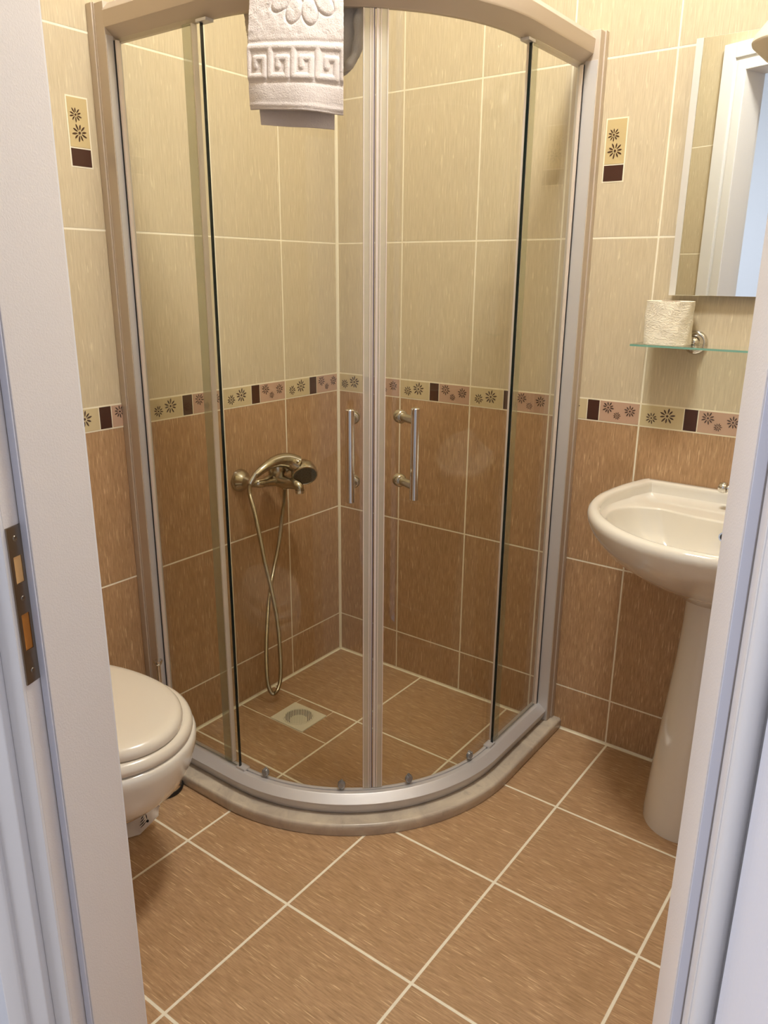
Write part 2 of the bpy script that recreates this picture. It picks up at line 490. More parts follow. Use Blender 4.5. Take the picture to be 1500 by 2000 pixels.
# ------------------------------------------------------------------ door frame and leaf
OPEN = .728; HEAD = 2.03
def frame_loop(mb, s0, s1, t0, t1, mi=0, bev=.002, head=True):
    """two uprights and a head whose section runs s0..s1 outward from the opening and t0..t1 through the wall"""
    mb.box((-s1, t0, 0), (-s0, t1, HEAD+s1), bev, mi, mat=DW)
    mb.box((OPEN+s0, t0, 0), (OPEN+s1, t1, HEAD+s1), bev, mi, mat=DW)
    mb.box((-s0, t0, HEAD+s0), (OPEN+s0, t1, HEAD+s1), bev, mi, mat=DW)
mb = MB()
frame_loop(mb, 0, .03, 0, .111, bev=.0015)
jamb = struct(mb.build('door_1', M_JAMB, smooth=30))
mb = MB(); frame_loop(mb, .012, .032, .111, .136, bev=.001); reb = mb.build('rebate', M_JAMB, jamb, 30)
mb = MB()
frame_loop(mb, .0125, .038, .134, .140, bev=.001)
frame_loop(mb, .0382, .075, .134, .150, bev=.003)
frame_loop(mb, .070, .105, .134, .156, bev=.006)
mb.build('outer_casing', M_CASING, jamb, 30)
mb = MB()
for s in (OPEN+.024,): mb.lathe([(.0105, 0), (.0105, HEAD)], L2W(s, .139, 0), n=20)
mb.build('corner_bead', M_CASING, jamb, 30)
mb = MB()
frame_loop(mb, 0.001, .036, -.004, .013, bev=.002)
frame_loop(mb, .046, .098, -.008, .013, bev=.003)
frame_loop(mb, .034, .048, .001, .013, bev=.0)
mb.build('inner_casing', M_CASING, jamb, 30)
# weather strip on the stop
mb = MB()
frame_loop(mb, .0015, .0105, .111, .1135, bev=.0008)
mb.build('stop_strip', plain('pale_rubber_strip', (214, 216, 228), .35), jamb, 30)
# strike plate in the left rebate
mb = MB()
def splate(s0, s1, t0, t1, z0, z1, mi=0): mb.box((s0, t0, z0), (s1, t1, z1), 0, mi, mat=DW)
X0, X1 = -.0125, -.0100
ZT, ZB = 1.030, .838
TA, TB = .1125, .1345
hz = [(.998, .973), (.905, .862)]   # not used directly; holes cut as gaps between strips
z_lat0, z_lat1, z_bol0, z_bol1 = .995, .963, .925, .880
splate(X0, X1, TA, TB, z_lat0, ZT); splate(X0, X1, TA, TB, z_bol0, z_lat1); splate(X0, X1, TA, TB, ZB, z_bol1)
for za, zb in ((z_lat1, z_lat0), (z_bol1, z_bol0)):
    splate(X0, X1, TA, TA+.005, za, zb); splate(X0, X1, TB-.005, TB, za, zb)
sp_ = mb.build('strike_plate', M_STEEL, jamb)
sp_['label'] = 'tarnished steel strike plate in the left rebate'
mb = MB(); splate(X0, X0+.0015, TA+.005, TB-.005, z_lat1, z_lat0); mb.build('latch_recess', M_WOOD, sp_)
mb = MB(); splate(X0, X0+.0012, TA+.005, TB-.005, z_bol1, z_bol0); mb.build('bolt_recess', M_WOOD_D, sp_)
for z in (1.016, .944, .853):
    mb = MB(); c = L2W(X1+.0001, (TA+TB)/2, z); mb.lathe([(.0034, 0), (.0028, .0008), (.0012, .0006), (.0011, .0001)], c, SS, 16)
    mb.build('screw', M_STEEL, sp_, 30)
# open leaf on the right, swung out into the hall
la = math.radians(4)
ld = Vector((math.sin(la), math.cos(la)))       # leaf direction in (s, t)
ln = Vector((math.cos(la), -math.sin(la)))
mb = MB()
LM = DW @ Matrix(((ln.x, ld.x, 0, OPEN+.0330), (ln.y, ld.y, 0, .152), (0, 0, 1, 0), (0, 0, 0, 1)))
mb.box((0, 0, .008), (.04, .73, 2.03), .002, mat=LM)
leaf = struct(mb.build('door_2', M_LEAF, smooth=30))
mb = MB()
mb.cyl(LM @ Vector((-.002, .67, 1.02)), LM @ Vector((-.045, .67, 1.02)), .009); mb.cyl(LM @ Vector((-.04, .675, 1.02)), LM @ Vector((-.04, .56, 1.02)), .009, bev=.003)
mb.box((-.004, .645, .93), (0, .695, 1.1), .002, mat=LM)
mb.build('door_handle', M_CHROME, leaf, 30)
for z in (.25, 1.78):
    mb = MB(); mb.cyl(LM @ Vector((-.004, -.006, z)), LM @ Vector((-.004, -.006, z+.09)), .006); mb.build('hinge', M_STEEL, leaf, 30)

# ------------------------------------------------------------------ ceiling lamp
t = thing('ceiling_lamp', 'round white glass ceiling lamp over the middle of the bathroom', 'lamp')
mb = MB(); mb.lathe([(.15, 0), (.15, .02), (.145, .025)], (LAMP[0], LAMP[1], CEIL-.025)); mb.build('base', M_CASING, t, 30)
mb = MB(); mb.lathe([(.002, -.075), (.04, -.072), (.085, -.062), (.12, -.042), (.136, -.02), (.138, -.001)], (LAMP[0], LAMP[1], CEIL-.025))
mb.build('glass_shade', NT('lit_opal_glass').bsdf(color=(.9, .88, .82, 1), rough=.3, emit=LAMP_COLOR, estr=LAMP_STRENGTH), t, 60)
root_at(t, (LAMP[0], LAMP[1], CEIL))

# ------------------------------------------------------------------ shower curb and enclosure
QX, QY = .33, -.335
def stations(x_from=0.0, y_to=0.0, arc=40):
    st = []
    for k in range(5): st.append((Vector((x_from + (QX-x_from)*k/5, QY, 0)), Vector((0, -1, 0))))
    for k in range(arc+1):
        a = -PI/2 + PI/2*k/arc
        st.append((Vector((QX, QY, 0)), Vector((math.cos(a), math.sin(a), 0))))
    for k in range(1, 6): st.append((Vector((QX, QY + (y_to-QY)*k/5, 0)), Vector((1, 0, 0))))
    return st
def sweep(mb, st, prof, mi=0):
    rings = [[c + n*R + Vector((0, 0, z)) for R, z in prof] for c, n in st]
    return mb.loft(rings, mi=mi)
def arc_st(a0, a1, n=24):
    return [(Vector((QX, QY, 0)), Vector((math.cos(math.radians(a0+(a1-a0)*k/n)), math.sin(math.radians(a0+(a1-a0)*k/n)), 0))) for k in range(n+1)]

SZ = .033
mb = MB()
sweep(mb, stations(.001, -.001), [(.445, .0), (.445, SZ-.003), (.448, SZ), (.523, SZ), (.528, SZ-.0025), (.530, SZ-.007), (.5302, SZ-.016), (.5285, .002), (.527, 0)])
curb = mb.build('shower_curb', M_MARBLE, smooth=40)
tag(curb, 'curved grey-cream marble curb on the brown floor under the shower enclosure', 'curb')

enc = thing('shower_enclosure', 'curved glass quadrant shower enclosure in satin metal frame, in the tiled corner', 'shower enclosure')
# rails
BZ0, BZ1 = SZ+.001, .082
mb = MB()
sweep(mb, stations(.054, -.041), [(.452, BZ0), (.452, BZ1), (.4605, BZ1), (.4605, BZ1-.004), (.4655, BZ1-.004), (.4655, BZ1), (.476, BZ1), (.4785, BZ1-.0015), (.4965, .0655), (.4968, .062), (.487, BZ0+.001), (.485, BZ0)])
rail_b = mb.build('bottom_rail', M_ALU_B, enc, 25)
TZ = 1.772
mb = MB()
sweep(mb, stations(.054, -.041), [(.446, TZ+.003), (.448, TZ), (.457, TZ), (.4595, TZ+.003), (.487, TZ+.024), (.4885, TZ+.028), (.4905, TZ+.054), (.489, TZ+.057), (.477, TZ+.0705), (.474, TZ+.0715), (.446, TZ+.0715)])
rail_t = mb.build('top_rail', M_ALU, enc, 25)
# wall profiles
ZP0, ZP1 = SZ+.001, 1.847
Y_G = QY-.465; X_G = QX+.465
mb = MB()
mb.box((.0005, Y_G-.0275, ZP0), (.020, Y_G+.020, ZP1), .0015)
mb.box((.0185, Y_G-.0245, ZP0), (.0245, Y_G+.017, ZP1), .0008)
mb.box((.023, Y_G-.0235, ZP0), (.055, Y_G+.014, ZP1-.002), .002)
mb.build('wall_profile', M_ALU, enc, 30)
mb = MB()
mb.box((X_G-.02, -.018, ZP0), (X_G+.041, -.0005, ZP1), .0015)
mb.box((X_G-.014, -.042, ZP0), (X_G+.0375, -.0165, ZP1-.002), .002)
mb.build('wall_profile', M_ALU, enc, 30)
mb = MB()
mb.box((.0545, Y_G-.0215, ZP0), (.0565, Y_G-.0045, TZ+.01), .0005)
mb.box((.0545, Y_G+.0045, ZP0), (.0605, Y_G+.012, TZ+.01), .001)
mb.build('glazing_channel', M_ALU_B, enc, 30)
mb = MB()
mb.box((X_G+.0045, -.0435, ZP0), (X_G+.0355, -.0415, TZ+.01), .0005)
mb.box((X_G-.012, -.0475, ZP0), (X_G-.0045, -.0415, TZ+.01), .001)
mb.build('glazing_channel', M_ALU_B, enc, 30)
# fixed panels
GZ0, GZ1 = BZ1-.004, TZ+.004
mb = MB(); mb.box((.0565, Y_G-.003, GZ0), (.330, Y_G+.003, GZ1))
gl = mb.build('fixed_panel', M_GLASS, enc)
mb = MB(); mb.box((.3300, Y_G-.0032, GZ0+.002), (.3325, Y_G+.0032, GZ1-.004)); mb.build('glass_edge', M_EDGE, gl)['label'] = 'dark polished glass edge'
mb = MB(); mb.box((.0560, Y_G-.0045, GZ0+.002), (.060, Y_G+.0045, GZ1-.002)); mb.build('gasket', M_BLACK, gl)
mb = MB(); mb.box((.0605, Y_G-.004, GZ0+.002), (.066, Y_G+.004, GZ1-.002)); mb.build('seal_strip', M_SEAL_W, gl)
mb = MB(); mb.box((X_G-.003, -.312, GZ0), (X_G+.003, -.044, GZ1))
gl = mb.build('fixed_panel', M_GLASS, enc)
mb = MB(); mb.box((X_G-.0032, -.3145, GZ0+.002), (X_G+.0032, -.312, GZ1-.004)); mb.build('glass_edge', M_EDGE, gl)['label'] = 'dark polished glass edge'
mb = MB(); mb.box((X_G-.0045, -.0475, GZ0+.002), (X_G+.0045, -.0440, GZ1-.002)); mb.build('gasket', M_BLACK, gl)
mb = MB(); mb.box((X_G-.0035, -.053, GZ0+.002), (X_G+.0035, -.0480, GZ1-.002)); mb.build('seal_strip', M_SEAL_W, gl)
# stop clips at the panel edges
for z0_, z1_ in ((BZ1, BZ1+.006), (TZ-.006, TZ)):
    mb = MB(); mb.box((.322, Y_G-.007, z0_), (.352, Y_G+.014, z1_), .001); mb.build('stop_clip', M_ALU_B, enc, 30)
    mb = MB(); mb.box((X_G-.014, -.336, z0_), (X_G+.007, -.306, z1_), .001); mb.build('stop_clip', M_ALU_B, enc, 30)
# sliding doors
DR0, DR1 = .4495, .4555
def door(side):
    mb = MB()
    if side == 0:
        st = [(Vector((x, QY, 0)), Vector((0, -1, 0))) for x in (.285, .31)] + arc_st(-90, -46.6)
    else:
        st = arc_st(-43.9, 0) + [(Vector((QX, y, 0)), Vector((1, 0, 0))) for y in (-.31, -.285)]
    sweep(mb, st, [(DR0, GZ0+.006), (DR1, GZ0+.006), (DR1, GZ1), (DR0, GZ1)])
    d = mb.build('sliding_door', M_GLASS, enc, 40)
    # magnetic closing profile: clear lip, milky ribs, dark magnet line
    sg = 1 if side else -1
    c = -45.25
    z0_, z1_ = GZ0+.006, TZ-.001
    def strip(a0, a1, r0, r1, name, m):
        mb = MB(); sweep(mb, arc_st(c+sg*a0, c+sg*a1, 3), [(r0, z0_), (r1, z0_), (r1, z1_), (r0, z1_)]); return mb.build(name, m, d, 30)
    strip(.16, .5, .448, .4575, 'magnet_strip', plain('magnet_grey', (112, 104, 112), .4) if side == 0 else M_SEAL_W)
    s_ = strip(.5, 3.0, .4480, .4572, 'closing_seal', M_SEAL)
    for a in (.52, 1.15, 2.78):
        mb = MB(); sweep(mb, arc_st(c+sg*a, c+sg*(a+.20), 2), [(.4472, z0_), (.4580, z0_), (.4580, z1_), (.4472, z1_)]); mb.build('rib', M_SEAL_W, s_, 30)
    # seal on the far end, behind the fixed panel
    mb = MB()
    if side == 0: mb.box((.271, QY-.4635, z0_), (.297, QY-.448, z1_), .001)
    else: mb.box((QX+.448, -.297, z0_), (QX+.4615, -.271, z1_), .001)
    es = mb.build('end_seal', M_SEAL_E, d, 30)
    mb = MB()
    if side == 0: mb.box((.296, QY-.462, z0_), (.3, QY-.449, z1_)); 
    else: mb.box((QX+.449, -.300, z0_), (QX+.461, -.296, z1_))
    mb.build('rib', M_SEAL_W, es)
    # handle
    ha, hn = ((-50.9, -57) if side == 0 else (-38.1, -24))
    p0 = Vector((QX + DR1*math.cos(math.radians(ha)), QY + DR1*math.sin(math.radians(ha)), 0))
    n = Vector((math.cos(math.radians(hn)), math.sin(math.radians(hn)), 0))
    h = MB()
    bar = p0 + n*.063
    h.cyl(bar + Vector((0, 0, .838)), bar + Vector((0, 0, 1.036)), .0092, 28, .0012)
    hd = h.build('handle', M_CHROME, d, 30)
    for z in (1.009, .868):
        h = MB(); b = p0 + Vector((0, 0, z))
        h.lathe([(.0135, -.006), (.0145, -.004), (.0145, .006), (.012, .010), (.010, .011)], b, n, 28)
        h.lathe([(.0098, .011), (.0098, .013), (.0088, .0135), (.0088, .060)], b, n, 24)
        h.build('standoff', M_CHROME_W, hd, 35)
    # rollers on the bottom rail
    for a in ((-80, -54.8) if side == 0 else (-33.6, -9.6)):
        h = MB()
        nn = Vector((math.cos(math.radians(a)), math.sin(math.radians(a)), 0)); tn = Vector((-nn.y, nn.x, 0))
        pc = Vector((QX, QY, 0)) + nn*(DR1+.0005)
        prof = []
        for k in range(24):
            an = 2*PI*k/24
            prof.append((.0095*math.cos(an), (.0105 if math.sin(an) > 0 else .012)*math.sin(an)))
        R = [[pc + tn*u*s_c + nn*dd + Vector((0, 0, .096+w*s_c)) for u, w in prof] for dd, s_c in ((0, 1), (.006, 1), (.0085, .82), (.0095, .5))]
        h.loft(R)
        h.lathe([(.0032, 0), (.0032, .012), (.002, .013)], pc + Vector((0, 0, .106)), nn, 16)
        h.build('roller', plain('grey_roller_plastic', (150, 150, 150), .25, .6), d, 40)
    return d
door(0); door(1)
root_at(enc, (.3, -.3, SZ))

# ------------------------------------------------------------------ floor drain
t = thing('floor_drain', 'square cream plastic floor drain set in the brown shower floor', 'drain')
dx0, dx1, dy0, dy1 = .131, .261, -.492, -.381
cxd, cyd, rd = .196, -.4365, .047
mb = MB()
N_ = 48
out = []
for k in range(N_):
    a = 2*PI*k/N_ + PI/4
    c, s = math.cos(a), math.sin(a); m_ = max(abs(c), abs(s))
    out.append((cxd + (dx1-dx0)/2*c/m_, cyd + (dy1-dy0)/2*s/m_))
inn = [(cxd + rd*math.cos(2*PI*k/N_+PI/4), cyd + rd*math.sin(2*PI*k/N_+PI/4)) for k in range(N_)]
mb.loft([[(x, y, .0005) for x, y in out], [(x, y, .0035) for x, y in out], [(x, y, .0035) for x, y in inn], [(x, y, .0008) for x, y in inn]], cap0=False, cap1=False)
mb.build('frame', M_WHITE_P, t, 30)
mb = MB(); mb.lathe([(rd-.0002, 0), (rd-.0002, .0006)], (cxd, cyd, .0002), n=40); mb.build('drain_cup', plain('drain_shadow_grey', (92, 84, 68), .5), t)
mb = MB()
mb.loft([[(cxd+r*math.cos(2*PI*k/40), cyd+r*math.sin(2*PI*k/40), z) for k in range(40)] for r, z in ((rd-.0005, .0006), (rd-.0005, .0042), (rd-.004, .0042), (rd-.004, .0006))], cap0=False, cap1=False)
for k in range(17):          # slots fan towards the viewer's right wall direction
    o_ = (k-8)*.0050
    hl = math.sqrt(max((rd-.003)**2 - o_*o_, 1e-6))
    d_ = Vector((-.69, .725, 0)).normalized(); p_ = Vector((d_.y, -d_.x, 0))
    a_ = Vector((cxd, cyd, 0)) + p_*o_
    A = [a_ - d_*hl - p_*.0013, a_ + d_*hl - p_*.0013, a_ + d_*hl + p_*.0013, a_ - d_*hl + p_*.0013]
    mb.loft([[q + Vector((0, 0, .001)) for q in A], [q + Vector((0, 0, .0040)) for q in A]])
mb.build('grate', M_WHITE_P, t, 30)
mb = MB(); mb.lathe([(.027, 0), (.027, .0003)], (cxd+.010, cyd-.011, .0009), n=36); mb.build('cup_floor', plain('aged_cream_plastic', (206, 198, 172), .5), t)
root_at(t, (cxd, cyd, 0))

# ------------------------------------------------------------------ shower mixer
t = thing('shower_mixer', 'worn chrome shower mixer tap on the left tiled wall', 'tap')
mb = MB()
my, mz, mx = -.372, .722, .072
mb.tube(catmull([(mx-.022, -.452, mz), (mx-.004, -.449, mz+.001), (mx+.002, -.43, mz), (mx, -.40, mz), (mx, -.372, mz), (mx, -.344, mz), (mx+.002, -.314, mz), (mx-.004, -.297, mz), (mx-.022, -.294, mz)], 5),
        [.0125]*6 + [.0135]*5 + [.0135 + .0075*math.sin(PI*k/19) for k in range(20)] + [.0135]*5 + [.0125]*5, 20)
mb.lathe([(.023, -.002), (.027, .010), (.0275, .030), (.025, .040), (.017, .048), (.006, .051)], (mx+.002, my, mz+.008), (.12, 0, 1), 32)
mb.build('body', M_CHROME_W, t, 60)
for yy in (-.452, -.294):
    mb = MB(); mb.lathe([(.034, .0015), (.0335, .006), (.029, .015), (.022, .024), (.017, .031), (.0155, .040), (.0130, .044), (.0125, .055)], (0, yy, mz), (1, 0, 0), 36)
    mb.build('wall_flange', M_CHROME_W, t, 50)
mb = MB()
mb.tube(catmull([(mx+.005, my, mz-.002), (mx+.03, my, mz-.006), (mx+.06, my, mz-.004), (mx+.080, my, mz-.005), (mx+.090, my, mz-.011), (mx+.092, my, mz-.020)], 5), [.020]*3 + [.0195-.00035*k for k in range(20)] + [.0122]*3, 22)
mb.build('spout', M_CHROME_W, t, 60)
mb = MB(); mb.lathe([(.0128, 0), (.0132, .003), (.0132, .009)], (mx+.092, my, mz-.028), n=24); mb.build('aerator', M_CHROME, t, 40)
mb = MB()
mb.lathe([(.019, 0), (.021, .006), (.019, .014), (.012, .019)], (mx+.008, my, mz+.048), (.25, 0, 1), 28)
mb.tube(catmull([(mx+.010, my, mz+.060), (mx+.035, my+.004, mz+.066), (mx+.062, my+.010, mz+.064), (mx+.078, my+.014, mz+.058)], 5), [.011-.0003*k for k in range(16)], 14)
mb.build('lever', M_CHROME, t, 50)
mb = MB(); mb.lathe([(.0105, 0), (.0115, .004), (.0115, .012), (.008, .016), (.0075, .026)], (mx+.004, my+.030, mz-.036), n=20); mb.build('hose_outlet', M_CHROME_W, t, 40)
mb = MB()
mb.tube([(mx+.018, my+.02, mz+.024), (mx+.040, my+.028, mz+.036), (mx+.050, my+.030, mz+.050)], [.009, .008, .010], 16)
mb.tube(catmull([(mx+.034, my+.022, mz+.058), (mx+.044, my+.016, mz+.044), (mx+.058, my+.026, mz+.041), (mx+.062, my+.040, mz+.052)], 4), .0048, 10)
mb.build('cradle', M_CHROME, t, 50)
root_at(t, (0, my, mz))

# hand shower lying in the cradle, with its hose
t = thing('hand_shower', 'chrome hand shower with dark round face resting on the mixer, hose looping down', 'hand shower')
hx = mx+.048
mb = MB()
hp = catmull([(.108, -.494, .760), (.112, -.474, .772), (.114, -.450, .782), (.114, -.422, .788), (.115, -.395, .788), (.120, -.368, .782), (.130, -.348, .770)], 6)
mb.tube(hp, [.0092 + .0175*(k/(len(hp)-1))**1.2 for k in range(len(hp))], 20)
mb.build('grip', M_CHROME_W, t, 60)
hc = Vector((.148, -.334, .742)); hn = Vector((.66, -.50, -.50)).normalized()
mb = MB()
mb.lathe([(.012, -.042), (.024, -.037), (.033, -.024), (.038, -.008), (.0387, .004), (.0375, .010), (.0345, .0112), (.0335, .0098)], hc, hn, 40)
mb.build('head', M_CHROME_W, t, 50)
mb = MB(); mb.lathe([(.0338, .004), (.0338, .0098), (.031, .0105)], hc, hn, 36); fc = mb.build('spray_face', plain('grey_spray_face', (72, 74, 66), .45), t, 30)
mb = MB()
q = Vector((0, 0, 1)).rotation_difference(hn).to_matrix()
for rr_, nn_ in ((.008, 6), (.017, 12), (.026, 18)):
    for k in range(nn_):
        a = 2*PI*k/nn_; c = hc + q @ Vector((rr_*math.cos(a), rr_*math.sin(a), .0102)); mb.lathe([(.0012, 0), (.0009, .0014)], c, hn, 6)
mb.build('nozzles', M_DARK, fc)
mb = MB()
mb.lathe([(.0075, 0), (.0095, .003), (.0095, .018), (.0085, .022), (.0085, .034)], (.1065, -.5135, .740), (.0035, .0165, .022), 20)
mb.build('hose_nut', M_CHROME, t, 40)
hose = [(mx+.004, my+.030, mz-.034), (.078, -.350, .640), (.085, -.368, .603), (.09, -.389, .531), (.09, -.414, .456), (.085, -.427, .393), (.08, -.437, .311), (.075, -.443, .21), (.075, -.446, .123), (.075, -.440, .065), (.078, -.426, .034), (.085, -.410, .046), (.09, -.401, .091), (.095, -.405, .183), (.1, -.418, .293), (.105, -.443, .403), (.11, -.469, .494), (.115, -.490, .579), (.118, -.510, .661), (.114, -.521, .712), (.1065, -.514, .741)]
path = catmull(hose, 14)
# resample evenly, one ridge per 3.2 mm
acc = [0]
for a, b in zip(path, path[1:]): acc.append(acc[-1] + (b-a).length)
L = acc[-1]; step = .0016; pts = []; j = 0
for k in range(int(L/step)):
    s_ = k*step
    while acc[j+1] < s_: j += 1
    f = (s_-acc[j])/(acc[j+1]-acc[j]); pts.append(path[j].lerp(path[j+1], f))
mb = MB(); mb.tube(pts, [.0066 if k % 2 else .0054 for k in range(len(pts))], 12)
mb.build('hose', plain('steel_hose', (176, 164, 140), .25, 1), t, 60)
root_at(t, (hx, -.4, .75))

# ------------------------------------------------------------------ towel over the top rail
def towel():
    t = thing('hand_towel', 'folded white terry towel with Greek key band draped over the shower top rail', 'towel')
    nu, nv = 150, 330
    rz_out, rz_in, r_out, r_in = TZ+.0715, TZ+.0715, .507, .444
    # path in (R, z): front bottom -> up -> over rail -> down inside
    zf, zi = 1.585, 1.660
    P = [(.521, zf), (.523, zf+.03), (.520, 1.66), (.514, 1.72), (.5045, 1.77), (.5000, 1.80), (.499, 1.825), (.498, 1.836), (.493, 1.846), (.483, 1.8515), (.465, 1.853), (.448, 1.8515), (.438, 1.846), (.434, 1.836), (.431, 1.81), (.428, 1.76), (.421, 1.71), (.416, zi)]
    pts = catmull([(a, b, 0) for a, b in P], 12)
    acc = [0]
    for a, b in zip(pts, pts[1:]): acc.append(acc[-1]+(b-a).length)
    L = acc[-1]
    def seg(p, a, b):
        a = np.array(a); b = np.array(b); d = b-a
        tt = np.clip(((p-a)@d)/max(d@d, 1e-12), 0, 1)
        return np.linalg.norm(p-(a+tt[..., None]*d), axis=-1)
    rope = []
    pitch = .0455; y0, y1 = .050, .112      # band, measured up from the hem
    for k in range(-1, 5):
        x = k*pitch + .001
        H = y1-y0-.012; b = y0+.006
        for (ax, ay), (bx, by) in (((0, 0), (.74, 0)), ((.74, 0), (.74, .62)), ((.74, .62), (.34, .62)), ((.34, .62), (.34, .34)), ((0, 0), (0, 1)), ((0, 1), (1, 1))):
            rope.append(((x+ax*pitch, b+ay*H), (x+bx*pitch, b+by*H)))
    WID = .184
    us = np.linspace(0, WID, nu); vs = np.linspace(0, L, nv)
    U, V = np.meshgrid(us, vs)
    p = np.stack([U, V], -1)
    d = np.full(U.shape, 9.0)
    for a, b in rope: d = np.minimum(d, seg(p, a, b))
    h = .0030*np.exp(-(d/.0044)**4)
    h += .0012*(np.exp(-((V-y0+.004)/.003)**2) + np.exp(-((V-y1-.004)/.003)**2))*-1
    # ring and petal relief higher up
    cu, cv = .110, .222
    rr = np.hypot(U-cu, V-cv)
    pet = np.full(U.shape, 9.0)
    for k in range(12):
        a = 2*PI*(k+.35)/12
        pu, pv = cu+.058*math.cos(a), cv+.058*math.sin(a)
        du = (U-pu)*math.cos(a) + (V-pv)*math.sin(a); dv = -(U-pu)*math.sin(a) + (V-pv)*math.cos(a)
        pet = np.minimum(pet, np.hypot(du/.0235, dv/.0150))
    h += np.where((pet < 1) & (V < .34), .0020*np.clip(1-pet**4, 0, 1), 0)
    h -= .0022*np.exp(-((pet-1)/.12)**2)*(V < .34)
    h += .0018*np.exp(-((rr-.028)/.004)**2)
    rg = np.random.RandomState(3)
    lo = rg.randn(nv//6+2, nu//6+2)
    def up(a, ny, nx):
        yi = np.linspace(0, a.shape[0]-1.001, ny); xi = np.linspace(0, a.shape[1]-1.001, nx)
        y0i = yi.astype(int); x0i = xi.astype(int); fy = (yi-y0i)[:, None]; fx = xi-x0i
        A = a[y0i][:, x0i]; B = a[y0i][:, x0i+1]; C_ = a[y0i+1][:, x0i]; D_ = a[y0i+1][:, x0i+1]
        return A*(1-fy)*(1-fx)+B*(1-fy)*fx+C_*fy*(1-fx)+D_*fy*fx
    plainpile = (V > y1+.008)
    h += up(lo, nv, nu)*.00045*np.where(plainpile, 1, .3) + rg.randn(nv, nu)*.00022*plainpile
    h += .0012*np.exp(-((V-.008)/.003)**2)                 # hem roll
    def sheet(name, vmin, vmax, push, thick, uv0=0, uv1=1, emb=True, th0=-72.4, th1=-52.6, dz=0, bul=.019):
        bm = bmesh.new(); grid = []
        rows = [i for i in range(nv) if vmin <= vs[i] <= vmax]
        cols = [j for j in range(nu) if uv0 <= j/(nu-1) <= uv1]
        j_ = 0
        for i in rows:
            s_ = vs[i]; q = 0
            while q < len(acc)-2 and acc[q+1] < s_: q += 1
            f = (s_-acc[q])/max(acc[q+1]-acc[q], 1e-9); b = pts[q].lerp(pts[q+1], min(f, 1))
            tg = (pts[q+1]-pts[q]).normalized(); nrm = Vector((tg.y, -tg.x, 0))    # outward
            row = []
            inner = max(0, (s_-.27)/(L-.27)) if s_ > .27 else 0
            for j in cols:
                w = j/(nu-1)
                hh = (h[i, j] if emb else 0) + push
                wave = (bul*max(0, math.sin(PI*w))**1.2 + .003*math.sin(w*11+.6))*max(0, 1-s_/.16)**1.5
                spread = 1 + .60*min(inner*1.8, 1) - .05*max(0, 1-s_/.1)*(.9 if not emb else .6)
                wc = (w-.5)*spread+.5 + .01*max(0, 1-s_/.1)
                th = math.radians(th0 + (th1-th0)*wc - 1.4*min(inner*1.8, 1))
                R = b.x + nrm.x*hh + wave
                z = b.y + nrm.y*hh + dz
                if s_ < .2: z += -.012*(1-s_/.2)*(w-.5)
                if inner > 0:                      # rounded lower corners of the inner hang
                    e = abs(w-.5)*2
                    z += .055*inner**2*e**5
                    R += -.010*inner*math.sin(w*9) 
                row.append(bm.verts.new((QX+R*math.cos(th), QY+R*math.sin(th), z)))
            grid.append(row)
        for a, b in zip(grid, grid[1:]):
            for k in range(len(a)-1): bm.faces.new((a[k], a[k+1], b[k+1], b[k]))
        bmesh.ops.recalc_face_normals(bm, faces=bm.faces[:])
        me = bpy.data.meshes.new(name); bm.to_mesh(me); bm.free(); me.materials.append(M_TERRY); me.shade_smooth()
        o = bpy.data.objects.new(name, me); COL.objects.link(o); o.parent = t
        md = o.modifiers.new('thick', 'SOLIDIFY'); md.thickness = thick; md.offset = 0
        return o
    sheet('cloth', 0, L, .0, .004)
    o = sheet('folded_layer', 0, .20, -.0125, .0035, .07, .91, False, dz=-.024, bul=-.004)
    # rolled corner of the inner hang at its right edge
    mb = MB()
    rp = [(.431, -48.9, 1.815), (.431, -48.8, 1.785), (.431, -49.0, 1.760), (.430, -49.2, 1.735), (.427, -49.6, 1.712), (.426, -50.6, 1.694), (.420, -52.0, 1.682), (.416, -53.6, 1.676)]
    rp = catmull([(QX+R_*math.cos(math.radians(a)), QY+R_*math.sin(math.radians(a)), z_) for R_, a, z_ in rp], 8)
    mb.tube(rp, [.0105*(1-.45*(k/len(rp))**2) + .0016*math.sin(k*.45) for k in range(len(rp))], 16)
    mb.build('rolled_edge', M_TERRY, t, 60)
    return t
tw = towel()
root_at(tw, (QX+.5*math.cos(math.radians(-62)), QY+.5*math.sin(math.radians(-62)), TZ+.0715))

# ------------------------------------------------------------------ toilet
def egg(xc, yc, af, ab, b, n=64, p=2.0, pb=2.6):
    r = []
    for k in range(n):
        a = 2*PI*k/n; c, s = math.cos(a), math.sin(a)
        e = p if c >= 0 else pb
        x = (abs(c)**(2/e))*(1 if c >= 0 else -1)*(af if c >= 0 else ab)
        y = (abs(s)**(2/e))*(1 if s >= 0 else -1)*b
        r.append((xc+x, yc+y))
    return r
t = thing('toilet', 'cream ceramic toilet with closed lid beside the shower, half behind the door frame', 'toilet')
TX, TY = .33, -1.180
def tring(z, k, dx=0, kb=None, xc=TX): return [(x, y, z) for x, y in egg(xc+dx, TY, .211*k, .29*(kb or k), .187*k, 64, 2.0, 2.2)]
mb = MB()
mb.loft([tring(.0, .37, -.10, .5), tring(.02, .365, -.10, .5), tring(.08, .33, -.10, .5), tring(.15, .35, -.09, .5), tring(.180, .44, -.065, .6), tring(.207, .57, -.04, .7), tring(.240, .72, -.018, .82),
         tring(.280, .855, -.004, .92), tring(.322, .945, 0, .97), tring(.36, .995), tring(.378, 1.0), tring(.386, .985), tring(.389, .96)])
mb.build('bowl', M_CERAMIC, t, 60)
mb = MB(); mb.box((.0015, TY-.12, .10), (.12, TY+.12, .386), .03, seg=4); mb.build('wall_block', M_CERAMIC, t, 40)
mb = MB()
